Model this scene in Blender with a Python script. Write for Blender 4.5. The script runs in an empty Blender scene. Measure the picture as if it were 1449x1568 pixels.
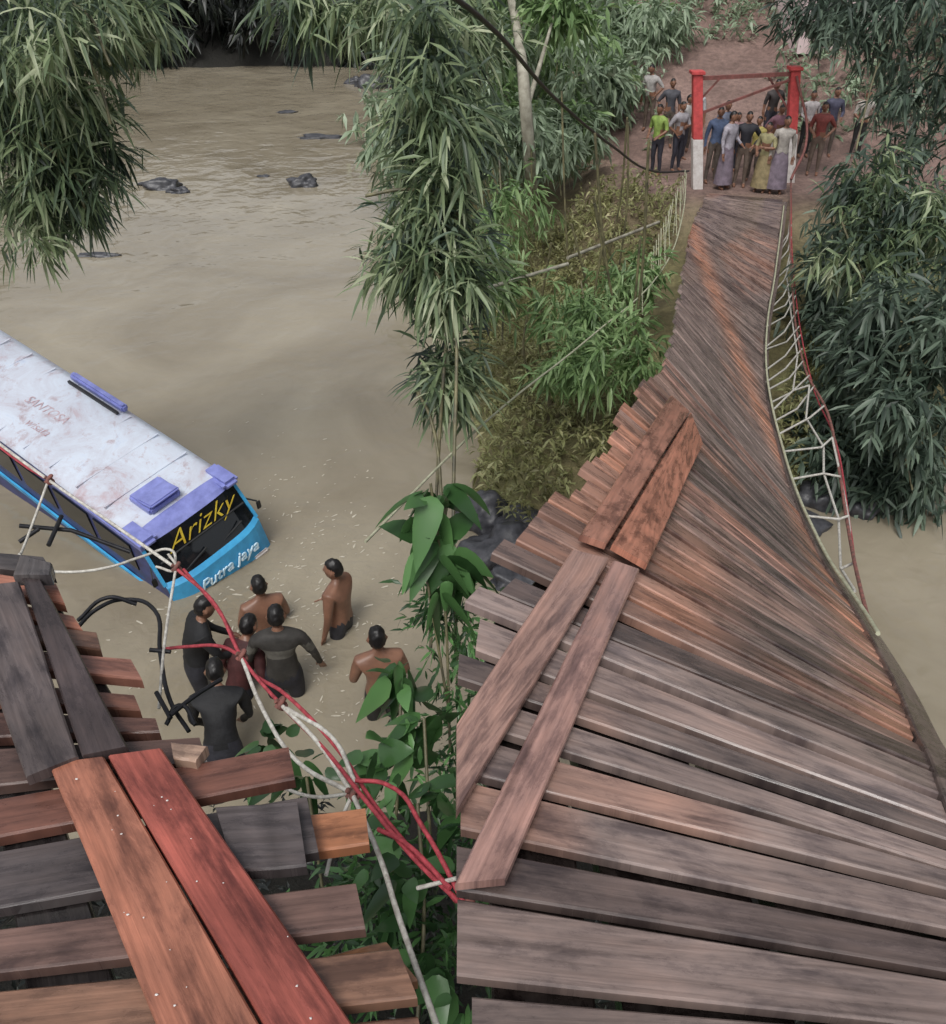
import bpy, bmesh, math, random
import numpy as np
from mathutils import Vector, Matrix, noise
from mathutils.bvhtree import BVHTree
random.seed(7); rng=np.random.default_rng(7)
scene=bpy.context.scene
H=7.5; f=1358.; p=math.radians(34.5)
CAM=Vector((0,0,H)); RT=Vector((1,0,0)); UP=Vector((0,math.sin(p),math.cos(p))); FW=Vector((0,math.cos(p),-math.sin(p)))
def ray(u,v): return RT*((u-725)/f)+UP*((784-v)/f)+FW
def P(u,v,t): return CAM+ray(u,v)*t
def W(u,v,z):
    d=ray(u,v); return CAM+d*((z-H)/d.z)
# ---------------------------------------------------------------- materials
def new_mat(name):
    m=bpy.data.materials.new(name); m.use_nodes=True
    nt=m.node_tree; b=nt.nodes['Principled BSDF']; return m,nt,b
def N(nt,t,**k):
    n=nt.nodes.new(t)
    for a,v in k.items(): setattr(n,a,v)
    return n
def ramp(nt,stops,src=None):
    r=N(nt,'ShaderNodeValToRGB'); e=r.color_ramp.elements
    while len(e)<len(stops): e.new(0.5)
    for i,(pos,c) in enumerate(stops):
        e[i].position=pos; e[i].color=(*c,1) if len(c)==3 else c
    if src is not None: nt.links.new(src,r.inputs[0])
    return r
def noise_n(nt,scale,detail=4,rough=.6,vec=None,dist=0):
    n=N(nt,'ShaderNodeTexNoise'); n.inputs['Scale'].default_value=scale; n.inputs['Detail'].default_value=detail
    n.inputs['Roughness'].default_value=rough; n.inputs['Distortion'].default_value=dist
    if vec is not None: nt.links.new(vec,n.inputs['Vector'])
    return n
def simple(name,c1,c2=None,scale=6,rough=.6,bump=0,metal=0,spec=.5,coords='Object'):
    m,nt,b=new_mat(name); c2=c2 or tuple(x*.6 for x in c1)
    tc=N(nt,'ShaderNodeTexCoord'); n=noise_n(nt,scale,6,.65,tc.outputs[coords])
    r=ramp(nt,[(.35,c2),(.65,c1)],n.outputs[0]); nt.links.new(r.outputs[0],b.inputs['Base Color'])
    b.inputs['Roughness'].default_value=rough; b.inputs['Metallic'].default_value=metal; b.inputs['Specular IOR Level'].default_value=spec
    if bump:
        bp=N(nt,'ShaderNodeBump'); bp.inputs['Strength'].default_value=bump; bp.inputs['Distance'].default_value=.02
        nt.links.new(n.outputs[0],bp.inputs['Height']); nt.links.new(bp.outputs[0],b.inputs['Normal'])
    return m
def leafmat(name,stops,trans=.3,rough=.42):
    m,nt,b=new_mat(name)
    g=N(nt,'ShaderNodeNewGeometry'); tc=N(nt,'ShaderNodeTexCoord')
    n=noise_n(nt,.9,2,.6,tc.outputs['Object'])
    a=N(nt,'ShaderNodeMath',operation='MULTIPLY'); a.inputs[1].default_value=.6; nt.links.new(g.outputs['Random Per Island'],a.inputs[0])
    c=N(nt,'ShaderNodeMath',operation='MULTIPLY_ADD'); c.inputs[1].default_value=1.3; nt.links.new(n.outputs[0],c.inputs[0]); nt.links.new(a.outputs[0],c.inputs[2])
    d=N(nt,'ShaderNodeMath',operation='SUBTRACT'); nt.links.new(c.outputs[0],d.inputs[0]); d.inputs[1].default_value=.42
    r=ramp(nt,stops,d.outputs[0]); nt.links.new(r.outputs[0],b.inputs['Base Color'])
    b.inputs['Roughness'].default_value=rough; b.inputs['Specular IOR Level'].default_value=.5
    if trans<=0: return m
    t=N(nt,'ShaderNodeBsdfTranslucent'); nt.links.new(r.outputs[0],t.inputs[0])
    mx=N(nt,'ShaderNodeMixShader'); mx.inputs[0].default_value=trans
    nt.links.new(b.outputs[0],mx.inputs[1]); nt.links.new(t.outputs[0],mx.inputs[2])
    nt.links.new(mx.outputs[0],nt.nodes['Material Output'].inputs[0]); return m
M={}
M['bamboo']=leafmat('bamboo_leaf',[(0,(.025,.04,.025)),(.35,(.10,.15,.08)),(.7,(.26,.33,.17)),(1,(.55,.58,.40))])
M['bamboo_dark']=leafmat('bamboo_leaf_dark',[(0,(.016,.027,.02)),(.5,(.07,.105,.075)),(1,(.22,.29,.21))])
M['bright']=leafmat('bright_leaf',[(0,(.04,.07,.03)),(.4,(.15,.25,.09)),(.75,(.29,.42,.18)),(1,(.48,.58,.32))])
M['hazy']=leafmat('hazed_hillside_leaf',[(0,(.10,.13,.10)),(.45,(.23,.31,.19)),(1,(.46,.55,.40))])  # pale leaf tones with distance haze mixed into the colour
M['ochre']=leafmat('undergrowth_leaf',[(0,(.07,.07,.035)),(.4,(.22,.21,.09)),(.75,(.36,.38,.17)),(1,(.55,.50,.28))])
M['broad']=leafmat('broad_leaf',[(0,(.012,.035,.015)),(.5,(.045,.11,.035)),(1,(.17,.36,.12))],.25,.3)
M['black_green']=leafmat('shaded_leaf',[(0,(.003,.004,.004)),(.6,(.010,.013,.011)),(1,(.04,.05,.035))],0)  # near-black leaf colour with the bank's shade painted in
M['culm']=simple('bamboo_culm',(.20,.18,.09),(.06,.055,.035),5,.5)
M['trunk']=simple('pale_trunk',(.42,.40,.32),(.2,.18,.14),4,.8,.4)
def wood():
    m,nt,b=new_mat('wet_timber')
    uv=N(nt,'ShaderNodeUVMap'); mp=N(nt,'ShaderNodeMapping'); mp.inputs['Scale'].default_value=(1.6,45,1); nt.links.new(uv.outputs[0],mp.inputs[0])
    g=noise_n(nt,1,6,.65,mp.outputs[0],.4)
    mp2=N(nt,'ShaderNodeMapping'); mp2.inputs['Scale'].default_value=(3,9,1); nt.links.new(uv.outputs[0],mp2.inputs[0])
    s=noise_n(nt,1,6,.65,mp2.outputs[0],.2)
    at=N(nt,'ShaderNodeVertexColor',layer_name='Col')
    gr=ramp(nt,[(.3,(.6,.58,.57)),(.62,(1.1,1.1,1.1))],g.outputs[0])
    mx=N(nt,'ShaderNodeMix',data_type='RGBA',blend_type='MULTIPLY'); mx.inputs[0].default_value=1
    nt.links.new(at.outputs[0],mx.inputs[6]); nt.links.new(gr.outputs[0],mx.inputs[7])
    sr=ramp(nt,[(.36,(.34,.34,.38)),(.52,(1,1,1)),(.72,(1.4,1.32,1.26))],s.outputs[0])
    mx2=N(nt,'ShaderNodeMix',data_type='RGBA',blend_type='MULTIPLY'); mx2.inputs[0].default_value=.85
    nt.links.new(mx.outputs[2],mx2.inputs[6]); nt.links.new(sr.outputs[0],mx2.inputs[7])
    nt.links.new(mx2.outputs[2],b.inputs['Base Color'])
    rr=ramp(nt,[(.35,(.14,)*3),(.62,(.42,)*3)],s.outputs[0]); nt.links.new(rr.outputs[0],b.inputs['Roughness'])
    bp=N(nt,'ShaderNodeBump'); bp.inputs['Strength'].default_value=.4; bp.inputs['Distance'].default_value=.006
    nt.links.new(g.outputs[0],bp.inputs['Height']); nt.links.new(bp.outputs[0],b.inputs['Normal'])
    return m
M['wood']=wood()
M['white_rope']=simple('white_rope',(.68,.66,.60),(.38,.35,.31),30,.8,.3)
M['ladder_rope']=simple('weathered_rope',(.60,.58,.52),(.34,.32,.29),30,.8,.3)
M['red_rope']=simple('red_rope',(.50,.07,.09),(.25,.03,.04),30,.7,.3)
M['brown_rope']=simple('brown_rope',(.30,.11,.09),(.10,.06,.05),20,.8,.3)
M['pale_rope']=simple('pale_rope',(.50,.50,.36),(.3,.3,.2),20,.8)
M['black_steel']=simple('dark_steel',(.03,.03,.035),(.012,.012,.014),10,.45,0,.4)
M['rock']=simple('wet_rock',(.09,.09,.10),(.025,.025,.03),5,.4,.6)
M['red_paint']=simple('red_paint',(.68,.10,.10),(.45,.06,.06),8,.55)
M['white_paint']=simple('white_paint',(.78,.75,.73),(.55,.5,.47),8,.6)
M['rust_steel']=simple('rusty_beam',(.28,.10,.09),(.14,.06,.05),8,.7)
M['foam']=simple('foam',(.62,.57,.47),(.5,.45,.36),8,.7)
# ---------------------------------------------------------------- helpers
def link(o,parent=None):
    scene.collection.objects.link(o)
    if parent: o.parent=parent
    return o
def empty(name,loc=(0,0,0)):
    e=bpy.data.objects.new(name,None); e.location=loc; scene.collection.objects.link(e); e.empty_display_size=.2; return e
def mesh_obj(name,verts,faces,mats,parent=None,smooth=False):
    me=bpy.data.meshes.new(name); me.from_pydata([tuple(v) for v in verts],[],faces); me.update()
    for m in mats: me.materials.append(m)
    if smooth: me.shade_smooth()
    return link(bpy.data.objects.new(name,me),parent)
def curve(name,pts_list,r,mat,parent=None,smooth=True,res=6):
    cu=bpy.data.curves.new(name,'CURVE'); cu.dimensions='3D'; cu.bevel_depth=r; cu.bevel_resolution=2; cu.resolution_u=res; cu.use_fill_caps=True
    for pts in pts_list:
        if smooth and len(pts)>2:
            s=cu.splines.new('BEZIER'); s.bezier_points.add(len(pts)-1)
            for b,q in zip(s.bezier_points,pts):
                b.co=tuple(q)[:3]; b.handle_left_type=b.handle_right_type='AUTO'
                if len(q)>3: b.radius=q[3]
        else:
            s=cu.splines.new('POLY'); s.points.add(len(pts)-1)
            for b,q in zip(s.points,pts):
                b.co=(*tuple(q)[:3],1)
                if len(q)>3: b.radius=q[3]
    cu.materials.append(mat)
    return link(bpy.data.objects.new(name,cu),parent)
def bm_obj(name,bm,mats,parent=None,smooth=False):
    me=bpy.data.meshes.new(name); bm.to_mesh(me); bm.free()
    for m in mats: me.materials.append(m)
    if smooth: me.shade_smooth()
    return link(bpy.data.objects.new(name,me),parent)
def bbox_into(bm,c,s,rot=None,mi=0,bev=0):
    r=bmesh.ops.create_cube(bm,size=1); vs=r['verts']
    for v in vs: v.co=Vector((v.co.x*s[0],v.co.y*s[1],v.co.z*s[2]))
    if bev:
        es=list({e for v in vs for e in v.link_edges})
        rb=bmesh.ops.bevel(bm,geom=es,offset=bev,segments=2,affect='EDGES')
        vs=list({v for fc in rb['faces'] for v in fc.verts}|{v for v in vs if v.is_valid})
    mt=Matrix.Translation(c)@((rot or Matrix()).to_4x4())
    fs=set()
    for v in vs:
        v.co=mt@v.co
        for fc in v.link_faces: fs.add(fc)
    for fc in fs: fc.material_index=mi
    return vs
# ---------------------------------------------------------------- terrain
def sstep(a,b,x):
    t=min(1,max(0,(x-a)/(b-a))); return t*t*(3-2*t)
def terr(x,y):
    nz=noise.noise(Vector((x*.25,y*.25,0)))*.8+noise.noise(Vector((x*.9,y*.9,3)))*.25
    xsr=.15-.07*(y-10); ysb=9.7+max(0,x)*.27
    dA=min(x-xsr,y-ysb)+nz*.5
    dL=(-9-.24*(max(y,0)))-x+nz*.5
    dF=y-54+nz*2
    dN=5.4-y+nz*.5
    def up(d,s,cap):
        if d<0: return max(-1.5,d*.8)
        return min(d*s,cap) if d*s<cap*.7 else cap*.7+cap*.3*(1-math.exp(-(d*s-cap*.7)/(cap*.3)))
    hA=up(dA,.32,1.75)
    if dA>0:
        hA+=max(0,y-23.5)*.34+max(0,(x-9))*.25
    hL=up(dL,.5,5); hF=up(dF,.6,12); hN=up(dN,.8,3.4)
    h=max(hA,hL,hF,hN)
    k=sstep(4.6,2.6,abs(x-6.2))*sstep(3.2,1.8,abs(y-21.6))
    if h>0: h=h+nz*.12
    h=h*(1-k)+2.03*k
    return min(h,16+nz*2)
n=260
def warp(i):
    s=(i/(n-1))*2-1
    return 40*s+260*s**5
xs=[warp(i) for i in range(n)]; ys=[15+warp(i) for i in range(n)]
tv=[(x,y,terr(x,y)) for y in ys for x in xs]
tf=[(j*n+i,j*n+i+1,(j+1)*n+i+1,(j+1)*n+i) for j in range(n-1) for i in range(n-1)]
mt_,nt,b=new_mat('soil_ground')
tc=N(nt,'ShaderNodeTexCoord'); n1=noise_n(nt,.7,6,.65,tc.outputs['Object']); n2=noise_n(nt,6,6,.7,tc.outputs['Object'])
r1=ramp(nt,[(.3,(.08,.065,.035)),(.5,(.23,.20,.095)),(.7,(.27,.27,.12))],n1.outputs[0])
r2=ramp(nt,[(.3,(.20,.13,.11)),(.7,(.36,.24,.205))],n1.outputs[0])  # red-brown soil, lightened and greyed to paint in haze
sx=N(nt,'ShaderNodeSeparateXYZ'); nt.links.new(tc.outputs['Object'],sx.inputs[0])
def mrange(src,a,b_):
    q=N(nt,'ShaderNodeMapRange'); q.inputs[1].default_value=a; q.inputs[2].default_value=b_; nt.links.new(src,q.inputs[0]); return q.outputs[0]
ma=N(nt,'ShaderNodeMath',operation='MULTIPLY'); nt.links.new(mrange(sx.outputs[1],18,21),ma.inputs[0]); nt.links.new(mrange(sx.outputs[0],1.5,4),ma.inputs[1])
mb=N(nt,'ShaderNodeMath',operation='MULTIPLY'); nt.links.new(ma.outputs[0],mb.inputs[0]); nt.links.new(mrange(sx.outputs[0],16,12),mb.inputs[1])
mx=N(nt,'ShaderNodeMix',data_type='RGBA'); nt.links.new(mb.outputs[0],mx.inputs[0]); nt.links.new(r1.outputs[0],mx.inputs[6]); nt.links.new(r2.outputs[0],mx.inputs[7])
dk=N(nt,'ShaderNodeMix',data_type='RGBA',blend_type='MULTIPLY'); dk.inputs[0].default_value=.7; nt.links.new(mx.outputs[2],dk.inputs[6])
r3=ramp(nt,[(.3,(.35,.35,.35)),(.65,(1.1,1.1,1.1))],n2.outputs[0]); nt.links.new(r3.outputs[0],dk.inputs[7])
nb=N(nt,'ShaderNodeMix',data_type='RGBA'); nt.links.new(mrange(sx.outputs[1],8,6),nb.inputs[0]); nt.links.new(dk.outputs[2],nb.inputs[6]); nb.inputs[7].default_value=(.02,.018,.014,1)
nc=N(nt,'ShaderNodeMix',data_type='RGBA'); nt.links.new(mrange(sx.outputs[1],48,52),nc.inputs[0]); nt.links.new(nb.outputs[2],nc.inputs[6]); nc.inputs[7].default_value=(.018,.017,.014,1)  # far bank ground painted near-black, its shade put into the colour
nt.links.new(nc.outputs[2],b.inputs['Base Color'])
b.inputs['Roughness'].default_value=.9
bp=N(nt,'ShaderNodeBump'); bp.inputs['Strength'].default_value=.8; bp.inputs['Distance'].default_value=.1; nt.links.new(n2.outputs[0],bp.inputs['Height']); nt.links.new(bp.outputs[0],b.inputs['Normal'])
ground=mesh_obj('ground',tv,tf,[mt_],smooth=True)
gbvh=BVHTree.FromPolygons([Vector(v) for v in tv],tf)
def G(u,v):
    d=ray(u,v).normalized(); h=gbvh.ray_cast(CAM,d)[0]; return h if h else P(u,v,30)
# ---------------------------------------------------------------- water
wm,nt,b=new_mat('muddy_river_water')
tc=N(nt,'ShaderNodeTexCoord')
w1=noise_n(nt,.22,5,.6,tc.outputs['Object'],1.0); wr=ramp(nt,[(.3,(.23,.195,.14)),(.7,(.36,.315,.235))],w1.outputs[0])
nt.links.new(wr.outputs[0],b.inputs['Base Color']); b.inputs['Roughness'].default_value=.05; b.inputs['IOR'].default_value=1.38
w2=noise_n(nt,2.6,2,.45,tc.outputs['Object'],.8); w3=noise_n(nt,.8,2,.5,tc.outputs['Object'],.6); w4=noise_n(nt,9,2,.5,tc.outputs['Object'],.5)
# choppier water near the wading men and the bus
sx=N(nt,'ShaderNodeVectorMath',operation='DISTANCE'); nt.links.new(tc.outputs['Object'],sx.inputs[0]); sx.inputs[1].default_value=(-2.2,8.6,0)
mr=N(nt,'ShaderNodeMapRange'); mr.inputs[1].default_value=3.6; mr.inputs[2].default_value=1.0; mr.inputs[3].default_value=0; mr.inputs[4].default_value=.32; nt.links.new(sx.outputs['Value'],mr.inputs[0])
cm=N(nt,'ShaderNodeMath',operation='MULTIPLY'); nt.links.new(w4.outputs[0],cm.inputs[0]); nt.links.new(mr.outputs[0],cm.inputs[1])
ad=N(nt,'ShaderNodeMath',operation='MULTIPLY_ADD'); ad.inputs[1].default_value=.3; nt.links.new(w2.outputs[0],ad.inputs[0]); nt.links.new(w3.outputs[0],ad.inputs[2])
ad2=N(nt,'ShaderNodeMath',operation='ADD'); nt.links.new(ad.outputs[0],ad2.inputs[0]); nt.links.new(cm.outputs[0],ad2.inputs[1])
bp=N(nt,'ShaderNodeBump'); bp.inputs['Strength'].default_value=.35; bp.inputs['Distance'].default_value=.15; nt.links.new(ad2.outputs[0],bp.inputs['Height']); nt.links.new(bp.outputs[0],b.inputs['Normal'])
water=mesh_obj('river_water',[(-250,-200,0),(250,-200,0),(250,250,0),(-250,250,0)],[(0,1,2,3)],[wm])
# ---------------------------------------------------------------- deck (twisted)
rows=[((715,1640,5.0),(1480,1660,5.0)),((715,1480,5.0),(1480,1560,5.0)),((715,1350,5.0),(1480,1480,5.0)),((715,1230,5.0),(1480,1400,5.0)),
((715,1120,5.0),(1480,1345,4.98)),((715,1010,5.0),(1470,1280,4.95)),((730,925,5.0),(1440,1215,4.9)),((775,885,4.97),(1420,1160,4.78)),((830,820,4.9),(1400,1120,4.65)),
((880,755,4.7),(1375,1060,4.4)),((930,690,4.4),(1345,1000,4.1)),((970,635,4.2),(1305,930,3.65)),((1005,585,3.8),(1255,850,3.1)),((1030,520,3.3),(1205,730,2.55)),
((1043,450,2.8),(1172,590,2.2)),((1050,400,2.4),(1172,500,2.05)),((1062,345,2.15),(1185,420,2.05)),((1085,295,2.08),(1200,305,2.08))]
Lp=[];Rp=[]
for i,(a,c) in enumerate(rows):
    l=W(*a); r=W(*c)
    if i<5: r=l+(r-l).normalized()*max((r-l).length,1.85)
    Lp.append(l);Rp.append(r)
def cr(pts,s):
    s=min(max(s,0),len(pts)-1.0001); i=int(s); t=s-i
    g=lambda k: pts[min(max(k,0),len(pts)-1)]
    a,b_,c,d=g(i-1),g(i),g(i+1),g(i+2)
    return .5*((2*b_)+(c-a)*t+(2*a-5*b_+4*c-d)*t*t+(3*b_-a-3*c+d)*t*t*t)
SS=np.linspace(0,len(rows)-1,1200)
mid=[(cr(Lp,s)+cr(Rp,s))/2 for s in SS]
mid_xy=np.array([(m.x,m.y) for m in mid[::12]])
def near_deck(x,y,r=1.35): return bool(((mid_xy[:,0]-x)**2+(mid_xy[:,1]-y)**2).min()<r*r)
cum=[0]
for i in range(1,len(mid)): cum.append(cum[-1]+(mid[i]-mid[i-1]).length)
def s_at(d): return float(np.interp(d,cum,SS))
nv=90; sv=[];sf=[]
for i in range(nv):
    s=(len(rows)-1)*i/(nv-1); l,r=cr(Lp,s),cr(Rp,s)
    for k in range(9): sv.append(l.lerp(r,-.15+1.3*k/8))
for i in range(nv-1):
    for k in range(8): sf.append((i*9+k,i*9+k+1,(i+1)*9+k+1,(i+1)*9+k))
dbvh=BVHTree.FromPolygons(sv,sf)
def D(u,v,off=.03):
    d=ray(u,v).normalized(); h=dbvh.ray_cast(CAM,d)
    if h[0] is None: return None
    nn=h[1] if h[1].z>0 else -h[1]
    return h[0]+nn*off
class Planks:
    def __init__(s): s.v=[];s.f=[];s.uv=[];s.col=[]
    def strip(s,A,B,th,colf,seg=10,warp=.002,ch=.007):
        base=len(s.v); ou,ov=random.random()*50,random.random()*50
        Ln=(A(1)-A(0)).length; ph=random.random()*9; cup=random.uniform(-1,1)
        for i in range(seg+1):
            t=i/seg; a,b_=A(t),B(t); wd=(b_-a); wl=wd.length; wd=wd.normalized()
            tg=((A(min(1,t+.02))-A(max(0,t-.02)))).normalized(); nn=tg.cross(wd).normalized()
            if nn.z<0: nn=-nn
            j=nn*warp*2*math.sin(t*2.2+ph)*cup; e=wd*.0015*math.sin(t*7+ph*3)
            sec=[a-nn*th,a-nn*ch,a+wd*ch,b_-wd*ch,b_-nn*ch,b_-nn*th]
            vs=[0,.0,ch,wl-ch,wl,wl]
            c=colf(t)
            for q,vv in zip(sec,vs):
                s.v.append(q+j+e); s.uv.append((ou+t*Ln,ov+vv)); s.col.append((*c,1))
        for i in range(seg):
            for k in range(6):
                k2=(k+1)%6; s.f.append((base+i*6+k,base+i*6+k2,base+(i+1)*6+k2,base+(i+1)*6+k))
        s.f.append(tuple(base+k for k in range(5,-1,-1))); e=base+seg*6; s.f.append(tuple(e+k for k in range(6)))
    def quad(s,c4,th,col,seg=10,**k):
        a0,b0,b1,a1=c4
        cf=col if callable(col) else (lambda t:col)
        s.strip(lambda t:a0.lerp(a1,t),lambda t:b0.lerp(b1,t),th,cf,seg,**k)
    def build(s,name,parent,mat=None):
        me=bpy.data.meshes.new(name); me.from_pydata([tuple(v) for v in s.v],[],s.f); me.update()
        uvl=me.uv_layers.new(name='UVMap'); ca=me.color_attributes.new('Col','FLOAT_COLOR','POINT')
        li=np.empty(len(me.loops),dtype=np.int32); me.loops.foreach_get('vertex_index',li)
        uvl.data.foreach_set('uv',np.array(s.uv,dtype=np.float32)[li].ravel()); ca.data.foreach_set('color',np.array(s.col,dtype=np.float32).ravel())
        me.materials.append(mat or M['wood'])
        bm=bmesh.new(); bm.from_mesh(me); bmesh.ops.recalc_face_normals(bm,faces=bm.faces); bm.to_mesh(me); bm.free()
        return link(bpy.data.objects.new(name,me),parent)
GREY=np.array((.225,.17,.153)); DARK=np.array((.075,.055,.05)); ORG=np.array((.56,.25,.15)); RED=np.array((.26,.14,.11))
bridge=empty('suspension_bridge')
pk=Planks(); d=.0; total=cum[-1]; pi_=0
while d<total-.05:
    pitch=random.uniform(.15,.21) if d<3 else (random.uniform(.16,.23) if d<6 else random.uniform(.17,.24))
    gap=random.uniform(.025,.055) if d<3.6 else random.uniform(.010,.028)
    s0=s_at(d); s1=s_at(min(total,d+pitch-gap))
    l0,l1,r0,r1=cr(Lp,s0),cr(Lp,s1),cr(Rp,s0),cr(Rp,s1)
    wj=(r0-l0).normalized(); jl=random.uniform(-.05,.05); jr=random.uniform(-.02,.03)
    if 7<s0<12: jl=random.uniform(-.14,.03)
    tw=random.uniform(-.018,.018)*(l1-l0).normalized()
    l0=l0+wj*jl+tw;l1=l1+wj*jl+tw;r0=r0+wj*jr-tw;r1=r1+wj*jr-tw
    dz=Vector((0,0,random.uniform(-.014,.014))); l0+=dz;l1+=dz
    base=GREY*random.uniform(.6,1.3)
    if s0>12.5: base=GREY*random.uniform(.8,1.15)
    q=random.random()
    if q<.12: base=DARK*1.5
    elif q<.22 and s0<13: base=RED*.9+GREY*.3
    rr=random.random()
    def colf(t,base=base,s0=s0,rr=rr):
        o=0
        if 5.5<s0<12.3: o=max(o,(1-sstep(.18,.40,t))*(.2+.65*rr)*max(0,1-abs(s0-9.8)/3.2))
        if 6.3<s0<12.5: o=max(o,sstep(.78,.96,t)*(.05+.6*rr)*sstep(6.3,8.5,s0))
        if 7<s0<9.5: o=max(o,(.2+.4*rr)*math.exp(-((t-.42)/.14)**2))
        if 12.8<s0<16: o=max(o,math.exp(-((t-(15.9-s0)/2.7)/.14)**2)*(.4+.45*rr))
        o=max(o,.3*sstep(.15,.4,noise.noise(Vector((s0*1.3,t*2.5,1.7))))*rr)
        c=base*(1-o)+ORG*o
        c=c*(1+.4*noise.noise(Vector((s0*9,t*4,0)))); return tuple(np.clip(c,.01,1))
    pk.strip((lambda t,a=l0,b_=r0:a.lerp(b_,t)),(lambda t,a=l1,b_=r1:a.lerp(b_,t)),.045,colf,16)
    d+=pitch; pi_+=1
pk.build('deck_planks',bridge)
st=Planks()
def alongdeck(w0,w1,off,sA,sB):
    A=lambda t:(lambda s:cr(Lp,s).lerp(cr(Rp,s),w0)+Vector((0,0,off)))(sA+(sB-sA)*t)
    B=lambda t:(lambda s:cr(Lp,s).lerp(cr(Rp,s),w1)+Vector((0,0,off)))(sA+(sB-sA)*t)
    return A,B
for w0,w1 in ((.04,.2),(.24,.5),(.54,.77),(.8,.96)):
    A,B=alongdeck(w0,w1,-.085,0,16.9); st.strip(A,B,.12,lambda t:tuple(DARK*.25),60,warp=0)  # wide near-black stringers, added under the planks so the gaps read as shade
A,B=alongdeck(1.0,1.06,.03,4.6,16.9); st.strip(A,B,.09,lambda t:tuple(GREY*.65),80)
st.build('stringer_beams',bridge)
rb=Planks()
def poly_board(cs,col,off=.05,th=.035,seg=12):
    q=[D(u,v,off) for u,v in cs]
    if any(x is None for x in q): print('board miss',cs); return
    sl,sr,er,el=q
    def A(t):
        u=cs[0][0]+(cs[3][0]-cs[0][0])*t; v=cs[0][1]+(cs[3][1]-cs[0][1])*t; return D(u,v,off) or sl.lerp(el,t)
    def B(t):
        u=cs[1][0]+(cs[2][0]-cs[1][0])*t; v=cs[1][1]+(cs[2][1]-cs[1][1])*t; return D(u,v,off) or sr.lerp(er,t)
    rb.strip(lambda t:sl.lerp(el,t).lerp(A(t),.75),lambda t:sr.lerp(er,t).lerp(B(t),.75),th,(lambda t:tuple(np.array(col)*(1+.3*noise.noise(Vector((t*3,cs[0][0],0)))))),seg)
poly_board([(700,1125),(700,1262),(928,872),(872,858)],(.33,.20,.165),.06)
poly_board([(698,1372),(774,1364),(974,888),(934,874)],(.34,.20,.17),.062)
poly_board([(882,838),(922,852),(1048,640),(1020,615)],(.38,.18,.13),.075)
poly_board([(930,853),(984,884),(1068,690),(1050,640)],(.42,.18,.12),.075)
rb.build('running_boards',bridge)
# ---------------------------------------------------------------- right side ropes / netting
top=[P(1212,275,20.2),P(1212,400,16.5),P(1232,560,13),P(1268,632,11.3),P(1285,715,9.8),P(1298,800,8.6),P(1318,900,7.2),P(1335,965,6.6)]
curve('hand_rope',[top],.017,M['brown_rope'],bridge)
top2=[P(1212,275,20.2),P(1216,420,16.3),P(1245,590,12.6),P(1280,675,10.6),P(1300,790,8.8),P(1312,880,7.6)]
curve('hand_rope_upper',[top2],.011,M['red_rope'],bridge)
inner=[cr(Rp,s)+Vector((.03,0,.05)) for s in np.linspace(16.8,10.3,14)]
curve('deck_edge_rope',[inner],.014,M['pale_rope'],bridge)
hang=[]
ladder=[((1180,632),(1215,598),(1240,590)),((1187,668),(1240,640),(1262,622)),((1195,692),(1258,685),(1275,670)),((1205,735),(1262,725),(1288,730)),((1235,790),(1285,795),(1300,790))]
for a,m,c in ladder:
    ta=lambda v: float(np.interp(v,[590,640,720,800,960],[12,10.9,9.6,8.5,6.8]))
    hang.append([P(a[0],a[1],ta(a[1])),P(m[0],m[1],ta(m[1])),P(c[0],c[1],ta(c[1]))])
hang.append([P(1240,592,12),P(1235,640,11.2),P(1262,685,10.3),P(1262,725,9.6),P(1285,795,8.7),P(1288,870,7.8),P(1310,905,7.2)])
hang.append([P(1275,670,10.4),P(1288,730,9.6),P(1300,795,8.7),P(1308,862,7.9),P(1290,870,7.7)])
for i in range(15):
    t=i/15; v0=325+i*19+random.uniform(-5,5)
    tt=float(np.interp(v0,[275,400,560,632],[20.2,16.5,13,11.3])); uu=float(np.interp(v0,[275,400,560,632],[1212,1212,1232,1268]))
    ve=v0+42+random.uniform(-8,14); te=float(np.interp(ve,[305,450,560,700],[19.8,15,12.3,9.9])); ue=float(np.interp(ve,[300,400,500,600,700],[1200,1195,1174,1174,1195]))
    hang.append([P(uu,v0,tt),P((uu+ue)/2+random.uniform(0,8),(v0+ve)/2+random.uniform(2,9),(tt+te)/2),P(ue,ve,te)])
hang.append([P(1205,420,16.2),P(1212,480,14.8),P(1222,545,13.3),P(1215,598,12.2)])
curve('suspender_ropes',hang,.013,M['ladder_rope'],bridge,smooth=False)
curve('left_hand_rope',[[P(1052,262,20),P(1046,330,18),P(1010,420,15),P(900,520,12),P(734,655,9),P(560,830,7)]],.012,M['pale_rope'],bridge)
curve('main_cable',[[P(600,-60,5),P(734,25,7),P(850,150,11),P(940,225,15),P(1000,262,18),P(1055,262,20)]],.022,M['black_steel'],bridge)
net=[]
for i in range(20):
    t=i/19; u=1050-t*70; v=290+t*150; tt=19.5-t*5
    net.append([P(u,v-30+20*t,tt),P(u+random.uniform(-8,3),v+random.uniform(15,60),tt)])
curve('left_suspenders',net,.009,M['pale_rope'],bridge,smooth=False)
curve('bamboo_pole',[[P(700,455,13),P(870,404,14.5)],[P(870,395,15),P(1010,340,18)]],.03,M['trunk'],None,smooth=False)
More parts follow.
